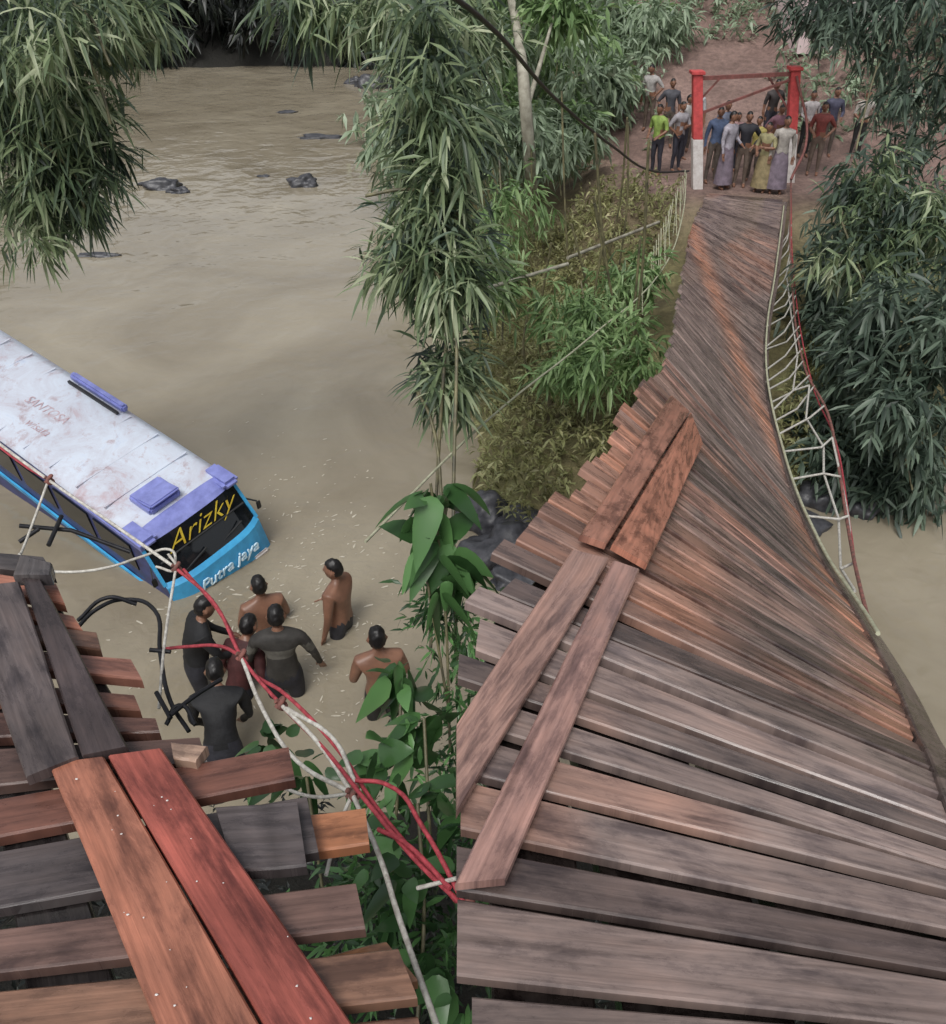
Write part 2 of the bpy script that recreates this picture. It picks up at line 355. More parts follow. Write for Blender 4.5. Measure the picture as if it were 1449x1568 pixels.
# ---------------------------------------------------------------- portal
portal=empty('bridge_portal')
bl,br=W(1068,288,2.03),W(1208,278,2.03)
bm=bmesh.new()
LEAN=-.14
def post(q):
    for z0,z1,w_,mi in ((-.1,1.08,.23,1),(1.08,2.4,.21,0),(2.4,2.47,.3,0)):
        vs=bbox_into(bm,q+Vector((0,0,(z0+z1)/2)),(w_,w_,z1-z0),mi=mi,bev=.01)
        for v in vs: v.co.x+=LEAN*(v.co.z-q.z)
post(bl);post(br)
def beam(bm,a,b_,w,mi):
    dd=b_-a; rot=dd.to_track_quat('X','Z').to_matrix(); bbox_into(bm,(a+b_)/2,(dd.length,w,w),rot,mi)
def pp(q,z,dx=0,dy=0): return q+Vector((LEAN*z+dx,dy,z))
beam(bm,pp(bl,2.32,.1),pp(br,2.32,-.1),.08,2)
beam(bm,pp(bl,1.62,.1),pp(br,2.2,-.1),.05,2)
beam(bm,pp(bl,1.9,.1,.06),pp(bl,2.3,.5,.06),.04,2)
beam(bm,pp(br,1.6,-.1,.06),pp(br,2.3,-.6,.06),.04,2)
bm_obj('portal_frame',bm,[M['red_paint'],M['white_paint'],M['rust_steel']],portal)
curve('cable_anchor',[[pp(br,2.3,0,-.14),br+Vector((0.05,-.5,1.1)),P(1212,275,19.9)]],.03,M['rust_steel'],portal)
# ---------------------------------------------------------------- left broken deck
ld=empty('broken_bridge_deck'); lk=Planks()
def q5(cs,z=5.0): return [W(u,v,z) for u,v in cs]
def vc(c,k=.25):
    sd=random.random()*99
    return lambda t:tuple(np.clip(np.array(c)*(1+k*noise.noise(Vector((t*4,sd,0)))*2),.01,1))
TR=[((-90,1240),(-90,1300),(452,1192),(442,1142),(.17,.075,.055)),
((-90,1318),(-90,1405),(488,1303),(470,1218),(.08,.066,.066)),
((-90,1434),(-90,1500),(560,1420),(545,1350),(.15,.09,.075)),
((-90,1526),(-90,1606),(640,1528),(610,1452),(.22,.12,.08)),
((-90,1636),(-90,1740),(660,1640),(640,1556),(.18,.09,.06)),
((-90,1150),(-90,1212),(318,1165),(305,1127),(.10,.06,.05)),
((-90,1088),(-90,1132),(245,1120),(238,1098),(.13,.065,.05)),
((-90,1033),(-90,1066),(215,1086),(205,1062),(.18,.08,.055)),
((-90,983),(-90,1010),(218,1040),(200,1008),(.24,.11,.08)),
((-90,938),(-90,963),(155,996),(148,968),(.15,.08,.055)),
((-90,897),(-90,920),(128,966),(112,942),(.34,.14,.09)),
((-90,862),(-90,885),(100,925),(86,893),(.36,.15,.10)),
((-90,838),(-90,858),(84,880),(66,852),(.07,.06,.06))]
for a,b_,c,d_,col in TR:
    lk.quad(q5([d_,c,b_,a],5.0+random.uniform(-.012,.012)),.05,vc(col),12)
lk.quad(q5([(392,1255),(408,1312),(566,1292),(560,1236)],4.92),.05,vc((.38,.16,.08)),5)
lk.quad(q5([(330,1235),(360,1335),(470,1325),(455,1225)],5.035),.05,vc((.09,.075,.075)),5)
lk.quad(q5([(640,1500),(590,1440),(470,1470),(500,1540)],4.9),.05,vc((.26,.13,.07)),5)
lk.quad(q5([(262,1135),(266,1160),(300,1165),(318,1140)],5.04),.05,vc((.4,.27,.2)),3)
lk.build('cross_planks',ld)
lb=Planks()
lb.quad(q5([(75,1168),(160,1157),(440,1640),(270,1640)],5.07),.045,vc((.35,.14,.09)),14)
lb.quad(q5([(166,1157),(248,1146),(590,1640),(446,1640)],5.075),.045,vc((.34,.09,.068)),14)
lb.quad(q5([(-60,900),(30,890),(120,1158),(40,1190)],5.08),.045,vc((.10,.08,.078)),12)
lb.quad(q5([(34,885),(64,888),(196,1142),(126,1156)],5.08),.045,vc((.06,.045,.045)),12)
lb.quad(q5([(30,850),(80,862),(78,880),(20,880)],5.10),.06,vc((.09,.08,.08)),4)
lb.build('running_boards',ld)
gv=[];gf=[]
for i in range(40):
    u=random.uniform(110,480); v=random.uniform(1180,1560); 
    if not (75+ (v-1168)*.42 < u < 245+(v-1146)*.69): continue
    q=W(u,v,5.079); r=random.uniform(.0015,.004); b0=len(gv)
    for a in range(5): gv.append(q+Vector((math.cos(a*1.256)*r*random.uniform(.7,1.6),math.sin(a*1.256)*r,0)))
    gv.append(q+Vector((0,0,r*.7)))
    for a in range(5): gf.append((b0+a,b0+(a+1)%5,b0+5))
mesh_obj('grit',gv,gf,[M['white_paint']],ld)
lst=Planks()
lst.quad(q5([(60,900),(75,900),(520,1640),(470,1640)],4.93),.12,vc((.03,.025,.025)),10)
lst.quad(q5([(-60,900),(-20,900),(220,1640),(60,1640)],4.93),.12,vc((.03,.025,.025)),10)
lst.build('stringer_beams',ld)
lr=empty('collapsed_rope_railing')
A1=P(75,735,5.6);A2=P(270,870,5.0);A3=P(370,1005,4.5);A4=P(430,1078,4.2);A5=P(540,1215,3.6);A6=P(716,1392,3.05)
curve('white_main_rope',[[P(-40,650,6),A1,P(170,800,5.25),A2],[A3,P(405,1090,4.2),P(455,1165,3.9),A5],[A4,P(490,1140,3.9),A5],[P(440,1085,4.15),P(510,1130,3.9),P(545,1200,3.62)],[A5,P(585,1320,3.2),P(610,1400,2.95),P(680,1600,2.5)]],.010,M['white_rope'],lr)
curve('white_suspender_ropes',[[A1,P(40,830,5.4),P(30,850,4.9)],[A2,P(252,990,4.6),P(244,1085,4.4)],[P(30,868,5),P(100,876,5),P(170,868,5),P(216,853,5.1),P(262,842,5.1),A2],[A5,P(518,1270,3.5),P(500,1340,3.35)],[A5,P(480,1220,3.8),P(430,1205,4.0)],[P(640,1360,3.2),P(700,1345,3.1)],[P(258,848,5.0),A2,P(240,868,5.05)]],.008,M['white_rope'],lr)
curve('red_ropes',[[P(-30,660,6.0),P(37,712,5.75),A1],[A2,P(330,925,4.75),A3,A4,P(500,1150,3.85),P(560,1225,3.5),P(640,1320,3.25),A6],[P(282,872,5),P(345,950,4.7),P(378,1020,4.5),P(440,1065,4.2),P(520,1150,3.85),P(580,1240,3.5),P(700,1380,3.1)],[P(545,1195,3.62),P(590,1200,3.6),P(650,1270,3.3),A6],[A3,P(340,990,4.6),P(290,990,4.7),P(240,995,4.7)],[P(580,1270,3.4),P(620,1290,3.3),P(690,1360,3.1)]],.0095,M['red_rope'],lr)
kn=[]
for q in (A1,A2,A3,A4,A5,A6):
    kn.append([q+Vector((-.02,0,.02)),q+Vector((.02,.01,-.02)),q+Vector((0,-.02,.0)),q+Vector((.015,.02,.02)),q+Vector((-.02,-.01,-.015))])
curve('rope_knots',kn,.012,M['brown_rope'],lr)
curve('bent_steel_railing',[[P(118,962,4.8),P(150,932,4.8),P(190,918,4.9),P(238,935,4.8),P(246,1000,4.6),P(262,1075,4.4),P(290,1120,4.3)],[P(120,950,4.85),P(165,915,4.85),P(210,925,4.9)],[P(230,995,4.6),P(262,998,4.6)],[P(262,1095,4.3),P(300,1065,4.4),P(340,1040,4.5)],[P(255,1110,4.3),P(275,1080,4.35),P(300,1110,4.3)],[P(240,1060,4.4),P(262,1100,4.3)]],.0115,M['black_steel'],ld)
curve('black_metal_frame',[[P(30,805,9.3),P(110,812,9.5),P(200,845,9.6)],[P(30,830,9.2),P(60,810,9.3)],[P(75,835,9.2),P(95,790,9.5)]],.024,M['black_steel'],None,smooth=False)  # bars of a black metal frame
# ---------------------------------------------------------------- bus
def bus():
    root=empty('sunken_minibus')
    def rotm(y,pi_,r): return Matrix.Rotation(y,4,'Z')@Matrix.Rotation(pi_,4,'Y')@Matrix.Rotation(r,4,'X')
    root.matrix_world=Matrix.Translation((-3.66,9.47,1.03))@rotm(-.66,.12,.17)
    blue=simple('blue_bus_paint',(.07,.45,.80),(.05,.30,.58),4,.35)
    side=simple('indigo_bus_paint',(.05,.07,.24),(.03,.035,.11),4,.4)
    roofm,nt,b=new_mat('peeling_white_roof_paint')
    tc=N(nt,'ShaderNodeTexCoord'); a=noise_n(nt,1.3,8,.75,tc.outputs['Object'],.8); c=noise_n(nt,3.2,8,.78,tc.outputs['Object'],.5)
    r=ramp(nt,[(.34,(.50,.40,.44)),(.44,(.56,.58,.66)),(.6,(.64,.70,.80)),(.8,(.42,.50,.68))],a.outputs[0])
    r2=ramp(nt,[(.54,(1,1,1)),(.63,(.78,.62,.60)),(.74,(.45,.26,.24))],c.outputs[0])
    mx=N(nt,'ShaderNodeMix',data_type='RGBA',blend_type='MULTIPLY'); mx.inputs[0].default_value=.85; nt.links.new(r.outputs[0],mx.inputs[6]); nt.links.new(r2.outputs[0],mx.inputs[7]); nt.links.new(mx.outputs[2],b.inputs['Base Color'])
    b.inputs['Roughness'].default_value=.35
    vio=simple('violet_trim_paint',(.27,.30,.66),(.18,.2,.48),6,.4)
    glass,_,gb=new_mat('dark_bus_glass'); gb.inputs['Base Color'].default_value=(.01,.012,.015,1); gb.inputs['Roughness'].default_value=.06
    blk=simple('black_trim',(.02,.02,.022),(.01,.01,.01),6,.5)
    yel=simple('yellow_lettering',(.75,.58,.06),(.6,.4,.03),6,.5)
    pale=simple('pale_lettering',(.75,.88,.92),(.4,.65,.8),9,.5)
    Wd=.80
    prof=[(-6.1,-.12),(-6.0,-.0),(-3,.04),(-.25,0),(-.05,-.04),(.03,-.08),(.14,-.33),(.31,-.62),(.38,-.67),(.50,-1.25),(.48,-1.9),(-6.15,-1.9),(-6.2,-1.1)]
    bm=bmesh.new(); nS=13; rings=[]
    for k in range(nS):
        w=-1+2*k/(nS-1); ring=[]
        for (x,z) in prof:
            zz=z - (.07*abs(w)**5 if z>-.3 else 0); xx=x-(.12*abs(w)**4 if x>0 else 0)
            tum=1-.05*max(0,min(1,(z+1.1)/1.1))
            ring.append(bm.verts.new((xx,w*Wd*tum,zz)))
        rings.append(ring)
    m=len(prof)
    for k in range(nS-1):
        for i in range(m):
            j=(i+1)%m; fc=bm.faces.new((rings[k][i],rings[k][j],rings[k+1][j],rings[k+1][i]))
            fc.material_index={0:1,1:1,2:1,3:2,4:2,5:3,6:3,7:0}.get(i,0); fc.smooth=i<3
    for rg in (rings[0],rings[-1]):
        fc=bm.faces.new(rg); fc.material_index=4
    bmesh.ops.recalc_face_normals(bm,faces=bm.faces)
    bm_obj('body',bm,[blue,roofm,vio,glass,side],root,False)
    bm=bmesh.new()
    for sgn in (-1,1):
        for i in range(6):
            bbox_into(bm,Vector((-.75-i*.92,sgn*(Wd*.965),-.50)),(.8,.03,.5),mi=1,bev=.01)
        bbox_into(bm,Vector((-3,sgn*(Wd*.945),-.14)),(5.9,.05,.06),mi=0)
        bbox_into(bm,Vector((-3,sgn*(Wd+.005),-1.0)),(5.9,.03,.08),mi=5)
        bbox_into(bm,Vector((-.2,sgn*(Wd*.84),-.04)),(.5,.26,.13),mi=0,bev=.05)
    bbox_into(bm,Vector((-.52,-.14,.05)),(.46,.5,.12),mi=0,bev=.03)
    bbox_into(bm,Vector((-.42,-.14,.13)),(.34,.46,.05),Matrix.Rotation(-.2,3,'Y'),mi=0,bev=.02)
    bbox_into(bm,Vector((-2.9,.69,.08)),(1.3,.11,.12),mi=0,bev=.03)
    bbox_into(bm,Vector((-2.9,.58,.05)),(1.2,.04,.04),mi=2)
    for i in range(8): bbox_into(bm,Vector((-.9-i*.62,0,.012)),(.025,1.34,.02),mi=3)
    bbox_into(bm,Vector((.15,0,-.335)),(.02,1.38,.025),Matrix.Rotation(.4,3,'Y'),mi=4)
    bbox_into(bm,Vector((.27,-.3,-.54)),(.02,.45,.02),Matrix.Rotation(.3,3,'X'),mi=4)
    bbox_into(bm,Vector((.27,.3,-.54)),(.02,.45,.02),Matrix.Rotation(.3,3,'X'),mi=4)
    for sgn in (-1,1):
        beam(bm,Vector((-.09,sgn*.75,-.15)),Vector((.22,sgn*.78,-.65)),.045,5)
        beam(bm,Vector((.02,sgn*.78,-.40)),Vector((.18,sgn*.88,-.44)),.016,4)
        bbox_into(bm,Vector((.20,sgn*.88,-.50)),(.03,.07,.14),mi=4,bev=.012)
        bbox_into(bm,Vector((.44,sgn*.56,-1.12)),(.05,.28,.16),mi=6,bev=.03)
    bbox_into(bm,Vector((.50,0,-1.5)),(.12,1.56,.22),mi=4,bev=.03)
    bm_obj('trim_windows_hatch',bm,[vio,glass,blk,roofm,blk,blue,M['white_paint']],root)
    bm=bmesh.new()
    for x in (-.9,-4.8):
        for sgn in (-1,1):
            bmesh.ops.create_cone(bm,cap_ends=True,segments=24,radius1=.38,radius2=.38,depth=.24,matrix=Matrix.Translation((x,sgn*.70,-1.9))@Matrix.Rotation(math.pi/2,4,'X'))
            bmesh.ops.create_cone(bm,cap_ends=True,segments=16,radius1=.2,radius2=.16,depth=.3,matrix=Matrix.Translation((x,sgn*.70,-1.9))@Matrix.Rotation(math.pi/2,4,'X'))
    bm_obj('wheels',bm,[blk],root)
    def text(s,size,mat,loc,slope,ext=.003,shear=.3,sx=1,off=.0):
        cu=bpy.data.curves.new('lettering','FONT'); cu.body=s; cu.size=size; cu.align_x='CENTER'; cu.align_y='CENTER'; cu.extrude=ext; cu.shear=shear; cu.offset=off
        cu.materials.append(mat); o=bpy.data.objects.new('lettering',cu); scene.collection.objects.link(o); o.parent=root
        Y_=Vector((-math.sin(slope),0,math.cos(slope))); X_=Vector((0,1,0)); Z_=X_.cross(Y_)
        m3=Matrix((X_*sx,Y_,Z_)).transposed().to_4x4(); o.matrix_local=Matrix.Translation(loc)@m3
        return o
    text('Arizky',.33,yel,Vector((.103,0,-.215)),.42,shear=.6,sx=1.25,off=-.004)
    text('Putra jaya',.21,pale,Vector((.445,.05,-.86)),.20,sx=1.2,shear=.4,ext=.012)
    rt=simple('faded_red_lettering',(.42,.24,.26),(.60,.56,.62),12,.7)
    for s_,x_,y_,z_ in (('SANTOSA',-3.2,.0,.21),('wisata',-2.95,-.3,.2)):
        o=text(s_,z_,rt,Vector((0,0,0)),0,.001,.2)
        o.matrix_local=Matrix.Translation((x_,y_,.041))@Matrix.Rotation(.05,4,'Z')
bus()
# ---------------------------------------------------------------- people
SK=simple('skin',(.27,.135,.085),(.20,.10,.065),8,.42); HAIR=simple('black_hair',(.012,.01,.01),(.006,.005,.005),30,.45)
_cm={}
def cloth(c):
    c=tuple(c)
    if c not in _cm: _cm[c]=simple('cloth',c,tuple(x*.5 for x in c),7,.7,.6)
    return _cm[c]
def person(name,loc,yaw,shirt=None,pants=(.03,.03,.04),h=1.65,bend=0,arms='down',legs='stand',sub=1,sleeve='short',head_yaw=0,skirt=False,wide=1,band=None,headk=1.0):
    k=h/1.65; V=[];Ed=[];Rd=[];Tg=[]
    def add(q,r,parent=None,tag=None):
        V.append(Vector(q)); Rd.append(r); i=len(V)-1
        if parent is not None: Ed.append((parent,i)); Tg.append(tag)
        return i
    Bm=Matrix.Translation((0,0,.9))@Matrix.Rotation(-bend,4,'X')@Matrix.Translation((0,0,-.9))
    ub=lambda x,y,z: Bm@Vector((x,y,z))
    pe=add((0,0,.9),.13*wide)
    sp=add(ub(0,0,1.06),.125*wide,pe,'shirt'); ch=add(ub(0,0,1.23),.148*wide,sp,'shirt'); uc=add(ub(0,-.01,1.36),.115*wide,ch,'shirt')
    nk=add(ub(0,0,1.455),.055,uc,'skin'); add(ub(0,.01,1.53),.05,nk,'skin')
    armp={'down':((.24,.0,1.10),(.25,.06,.86)),'bent':((.25,.02,1.12),(.16,.22,1.04)),'fwd':((.24,.16,1.18),(.16,.4,1.12)),'reach':((.22,.2,1.32),(.14,.44,1.36)),
          'hips':((.33,-.06,1.14),(.20,.06,1.0)),'up':((.28,.1,1.5),(.2,.16,1.72)),'fold':((.24,.08,1.13),(.02,.2,1.15)),'wide':((.28,.04,1.13),(.31,.16,.93))}
    if isinstance(arms,str): arms=(arms,arms)
    for sg,am in zip((-1,1),arms):
        e_,w_=armp[am]
        sh=add(ub(sg*.175*wide,0,1.365),.075,uc,'shirt'); el=add(ub(sg*e_[0]*(.4+.6*wide),e_[1],e_[2]),.046,sh,'sleeve'); wr=add(ub(sg*w_[0]*(.4+.6*wide),w_[1],w_[2]),.03,el,'fore' )
        dr=(V[wr]-V[el]).normalized(); side=dr.cross(Vector((0,1,0.3))).normalized()
        pm=add(V[wr]+dr*.06,.03,wr,'skin')
        for fi,(o,ln) in enumerate(((-.030,.07),(-.010,.08),(.010,.075),(.028,.06))):
            a=add(V[pm]+dr*.035+side*o,.0095,pm,'skin'); bb=add(V[a]+dr*ln*.5+Vector((0,.004,-.004)),.009,a,'skin'); add(V[bb]+dr*ln*.4+Vector((0,.012,-.012)),.008,bb,'skin')
        th=add(V[wr]+dr*.03+side*.04*(-1),.011,wr,'skin'); add(V[th]+dr*.045-side*.012,.009,th,'skin')
    for sg in (-1,1):
        hp=add((sg*.09*wide,0,.84),.095*wide,pe,'pants')
        lg={'stand':((sg*.10,.02,.47),(sg*.11,-.02,.08)),'step':((sg*.10,.12*sg+.04,.48),(sg*.11,.18*sg-.06,.09))}[legs]
        kn_=add(lg[0],.06,hp,'pants'); cf=add((lg[0][0],(lg[0][1]*.6+lg[1][1]*.4)-.02,.34),.055,kn_,'pants'); an=add(lg[1],.038,cf,'shin'); add((lg[1][0],lg[1][1]+.14,.04),.036,an,'foot')
    me=bpy.data.meshes.new('tmp'); me.from_pydata([tuple(v) for v in V],Ed,[]); ob=bpy.data.objects.new('tmp',me); scene.collection.objects.link(ob)
    ob.modifiers.new('s','SKIN'); ob.modifiers.new('u','SUBSURF').levels=sub
    for i,sv_ in enumerate(me.skin_vertices[0].data):
        sv_.radius=(Rd[i],Rd[i]); sv_.use_root=(i==0)
    dg=bpy.context.evaluated_depsgraph_get(); ev=ob.evaluated_get(dg); m2=bpy.data.meshes.new_from_object(ev)
    bm=bmesh.new(); bm.from_mesh(m2); bpy.data.objects.remove(ob)
    tagm={'shirt':1 if shirt else 0,'sleeve':1 if shirt and sleeve!='none' else 0,'fore':1 if shirt and sleeve=='long' else 0,'pants':2,'shin':2 if skirt or sub==1 else 0,'foot':0,'skin':0}
    segs=[(V[a],V[b_],tg) for (a,b_),tg in zip(Ed,Tg)]
    Bi=Bm.inverted()
    for fc in bm.faces:
        c=fc.calc_center_median(); best=1e9;bt=0
        for a,b_,tg in segs:
            ab=b_-a; t=max(0,min(1,(c-a).dot(ab)/max(ab.length_squared,1e-9))); dd=(c-(a+ab*t)).length
            if dd<best: best=dd;bt=tagm[tg]
        cb=Bi@c
        if bt!=2 and (c.z<.93 and abs(c.x)<.19 and (c-Vector((0,0,.9))).length<.2): bt=2
        if shirt and bt==0 and 1.2<cb.z<1.465 and abs(cb.x)<.2 and abs(cb.y)<.18: bt=1
        if band and bt==1 and 1.2<cb.z<1.30: bt=4
        fc.material_index=bt; fc.smooth=True
    for v in bm.verts:
        cb=Bi@v.co
        if shirt and .9<cb.z<1.4 and abs(cb.x)<.3:
            v.co+=v.normal*(.012*noise.noise(Vector((cb.x*9,cb.y*9,cb.z*14+loc[0]*3))))
        elif not shirt and .95<cb.z<1.4 and abs(cb.x)<.05 and cb.y<0: v.co-=v.normal*.006
    if skirt:
        rs=[]
        for z,r in ((.95,.14),(.7,.19),(.4,.22),(.15,.25)):
            rs.append([bm.verts.new((math.cos(a)*r*(1+.06*math.sin(5*a)),math.sin(a)*r*.8,z)) for a in np.linspace(0,2*math.pi,17)[:-1]])
        for a,b_ in zip(rs,rs[1:]):
            for i in range(16):
                fc=bm.faces.new((a[i],a[(i+1)%16],b_[(i+1)%16],b_[i])); fc.material_index=2; fc.smooth=True
    Hm=Bm@Matrix.Translation((0,.02,1.60))@Matrix.Rotation(bend*.6,4,'X')@Matrix.Rotation(head_yaw,4,'Z')@Matrix.Scale(headk,4)
    r=bmesh.ops.create_icosphere(bm,subdivisions=4 if sub>1 else 3,radius=1)
    for v in r['verts']:
        x,y,z=v.co
        jaw=1-.28*max(0,-z)**1.2
        nx,ny,nz_=x*.074*jaw,y*.092*(1-.12*max(0,-z)),z*.118
        nose=math.exp(-((x/.16)**2+((z+.12)/.22)**2))*(y>0); ny+=nose*.02
        eye=(math.exp(-(((abs(x)-.38)/.16)**2+((z-.05)/.12)**2)))*(y>0); ny-=eye*.007
        mouth=math.exp(-((x/.28)**2+((z+.5)/.06)**2))*(y>0); ny+=mouth*.004
        ear=math.exp(-(((z+.02)/.2)**2+((y+.05)/.18)**2))*(abs(x)>.85); nx+=math.copysign(ear*.02,x)
        hair=(z>.42 or (y<.0 and z>-.1 and abs(x)<.9) or (y<-.35 and z>-.35)) and not (y>.55 and z<.55)
        if hair:
            hk=1.06+.09*noise.noise(Vector((x*4,y*4,z*4+loc[0]))); nx*=hk;ny*=hk;nz_*=hk
        v.co=Hm@Vector((nx,ny,nz_))
    fs={fc for v in r['verts'] for fc in v.link_faces}
    Hi=Hm.inverted()
    for fc in fs:
        c=Hi@fc.calc_center_median(); x,y,z=c.x/.074,c.y/.092,c.z/.118
        hair=(z>.45 or (y<.0 and z>-.1 and abs(x)<.95) or (y<-.35 and z>-.4)) and not (y>.5 and z<.6)
        fc.material_index=3 if hair else 0; fc.smooth=True
        if (not hair) and y>.75 and abs(abs(x)-.38)<.14 and abs(z-.05)<.07: fc.material_index=3
    bm.transform(Matrix.Rotation(yaw,4,'Z')@Matrix.Scale(k,4))
    mats=[SK,cloth(shirt) if shirt else SK,cloth(pants),HAIR,cloth(band) if band else SK]
    o=bm_obj(name,bm,mats); o.location=loc; return o
def in_water(u,v,sub_h,**k):
    k.setdefault('h',1.85); q=W(u,v,0); q.z=-sub_h; return person('man',q,sub=2,headk=1.12,**k)
pi=math.pi
in_water(524,965,.84,yaw=1.2,shirt=None,pants=(.05,.05,.06),arms=('down','bent'),head_yaw=.2,wide=1.05)
in_water(408,958,1.17,yaw=.5,shirt=None,arms='bent',pants=(.05,.05,.06),wide=1.1)
in_water(305,1048,.68,yaw=-1.1,shirt=(.014,.014,.016),arms='fwd',bend=.3,sleeve='long',wide=1.1)
in_water(440,1062,.72,yaw=.1,shirt=(.05,.045,.04),arms='wide',bend=.12,sleeve='long',wide=1.25,band=(.15,.14,.12))
in_water(588,1095,.66,yaw=.25,shirt=None,arms='bent',pants=(.03,.03,.03),wide=1.08)
in_water(350,1185,.62,yaw=.2,shirt=(.012,.012,.014),arms='fwd',bend=.75,sleeve='long',wide=1.15)
in_water(365,1065,.95,yaw=-.4,shirt=(.08,.02,.02),arms='bent',bend=.5,sleeve='long')
crowd=[(1003,268,(.35,.5,.12),0,1),(1042,245,(.6,.58,.56),0,1),(1020,225,(.1,.1,.12),0,1),(992,200,(.55,.52,.5),0,1),(1087,280,(.12,.17,.3),0,1),(1106,289,(.45,.42,.48),1,1),(1131,286,(.03,.03,.04),0,1.03),(1149,278,(.5,.42,.13),0,.85),(1163,294,(.42,.38,.2),1,.95),(1186,296,(.5,.46,.42),1,1),(1172,225,(.06,.05,.05),0,1),(1198,240,(.25,.22,.2),0,1),(1228,240,(.6,.55,.55),0,1),(1243,268,(.3,.07,.06),0,1),(1262,240,(.1,.1,.16),0,1),(1308,240,(.55,.5,.45),0,1),(1118,262,(.5,.3,.3),0,.8),(1058,232,(.6,.6,.62),0,1),(1178,262,(.4,.2,.25),1,.95),(1098,262,(.2,.22,.3),0,1.0),(1034,262,(.45,.42,.45),0,.95)]
for i,(u,v,c,sk,hk) in enumerate(crowd):
    q=G(u,v)
    person('woman' if sk else ('child' if hk<.86 else 'bystander'),q-Vector((0,0,.02)),pi+random.uniform(-.8,.8),shirt=c,pants=random.choice([(.05,.05,.07),(.16,.13,.11),(.03,.03,.03),(.2,.15,.12)]) if not sk else random.choice([(.35,.28,.15),(.25,.2,.25),(.3,.25,.22)]),h=1.6*hk*random.uniform(.96,1.04),arms=(random.choice(['down','bent','hips','fold','bent']),random.choice(['down','bent','hips','down'])),sleeve=random.choice(['short','long']),skirt=bool(sk),head_yaw=random.uniform(-.4,.4),bend=random.uniform(0,.15))
# ---------------------------------------------------------------- rocks
def rock(name,loc,s,seed=0):
    bm=bmesh.new(); bmesh.ops.create_icosphere(bm,subdivisions=4,radius=1)
    for v in bm.verts:
        n_=noise.noise(v.co*1.3+Vector((seed,0,0)))*.5+noise.noise(v.co*3.5+Vector((0,seed,0)))*.2
        v.co=v.co*(1+n_); v.co=Vector((v.co.x*s[0],v.co.y*s[1],v.co.z*s[2]))
    o=bm_obj(name,bm,[M['rock']],smooth=True); o.location=loc
for i,(u,v,s) in enumerate([(255,288,(.6,.35,.3)),(467,284,(.5,.3,.32)),(576,133,(.9,.6,.5)),(492,210,(.9,.4,.10)),(232,284,(.4,.25,.12)),(440,172,(.4,.3,.07)),(150,392,(.6,.12,.07)),(404,270,(.2,.15,.05)),(1322,778,(.32,.3,.35)),(1265,765,(.4,.3,.3)),(770,850,(.5,.4,.4)),(800,815,(.5,.4,.3)),(745,800,(.5,.4,.4)),(790,885,(.35,.3,.2)),(1200,800,(.5,.4,.2)),(275,294,(.35,.2,.14)),(545,128,(.6,.3,.3))]):
    rock('river_rock',W(u,v,0),s,i*3.1)
fv=[];ff=[]
def fleck(q,r,an,el):
    base=len(fv)
    for j in range(7):
        t=j/7*2*pi; rr=r*random.uniform(.6,1.2); x,y=math.cos(t)*rr*el,math.sin(t)*rr
        fv.append((q.x+x*math.cos(an)-y*math.sin(an),q.y+x*math.sin(an)+y*math.cos(an),.004+random.random()*.004))
    ff.append(tuple(range(base,base+7)))
for i in range(260):
    a=random.gauss(0,1);b_=random.gauss(0,1); u=490+a*70+b_*10; v=830+b_*85+a*20
    if random.random()<.35: u=random.gauss(350,90); v=random.gauss(965,60)
    fleck(W(u,v,.004),random.uniform(.006,.017),random.gauss(.6,.5),random.uniform(1,5))
# broken foam arcs left in the wading men's wake
for cu_,cv_,rad in ((524,965,.32),(408,960,.36),(440,1062,.42),(588,1095,.38),(520,1060,.3),(470,905,.5)):
    c=W(cu_,cv_,0)
    for j in range(16):
        a=random.uniform(0,2*pi); rr=rad*random.uniform(.9,1.25)
        fleck(c+Vector((math.cos(a)*rr,math.sin(a)*rr,0)),random.uniform(.005,.011),a+pi/2,random.uniform(2,6))
mesh_obj('river_foam',fv,ff,[M['foam']])
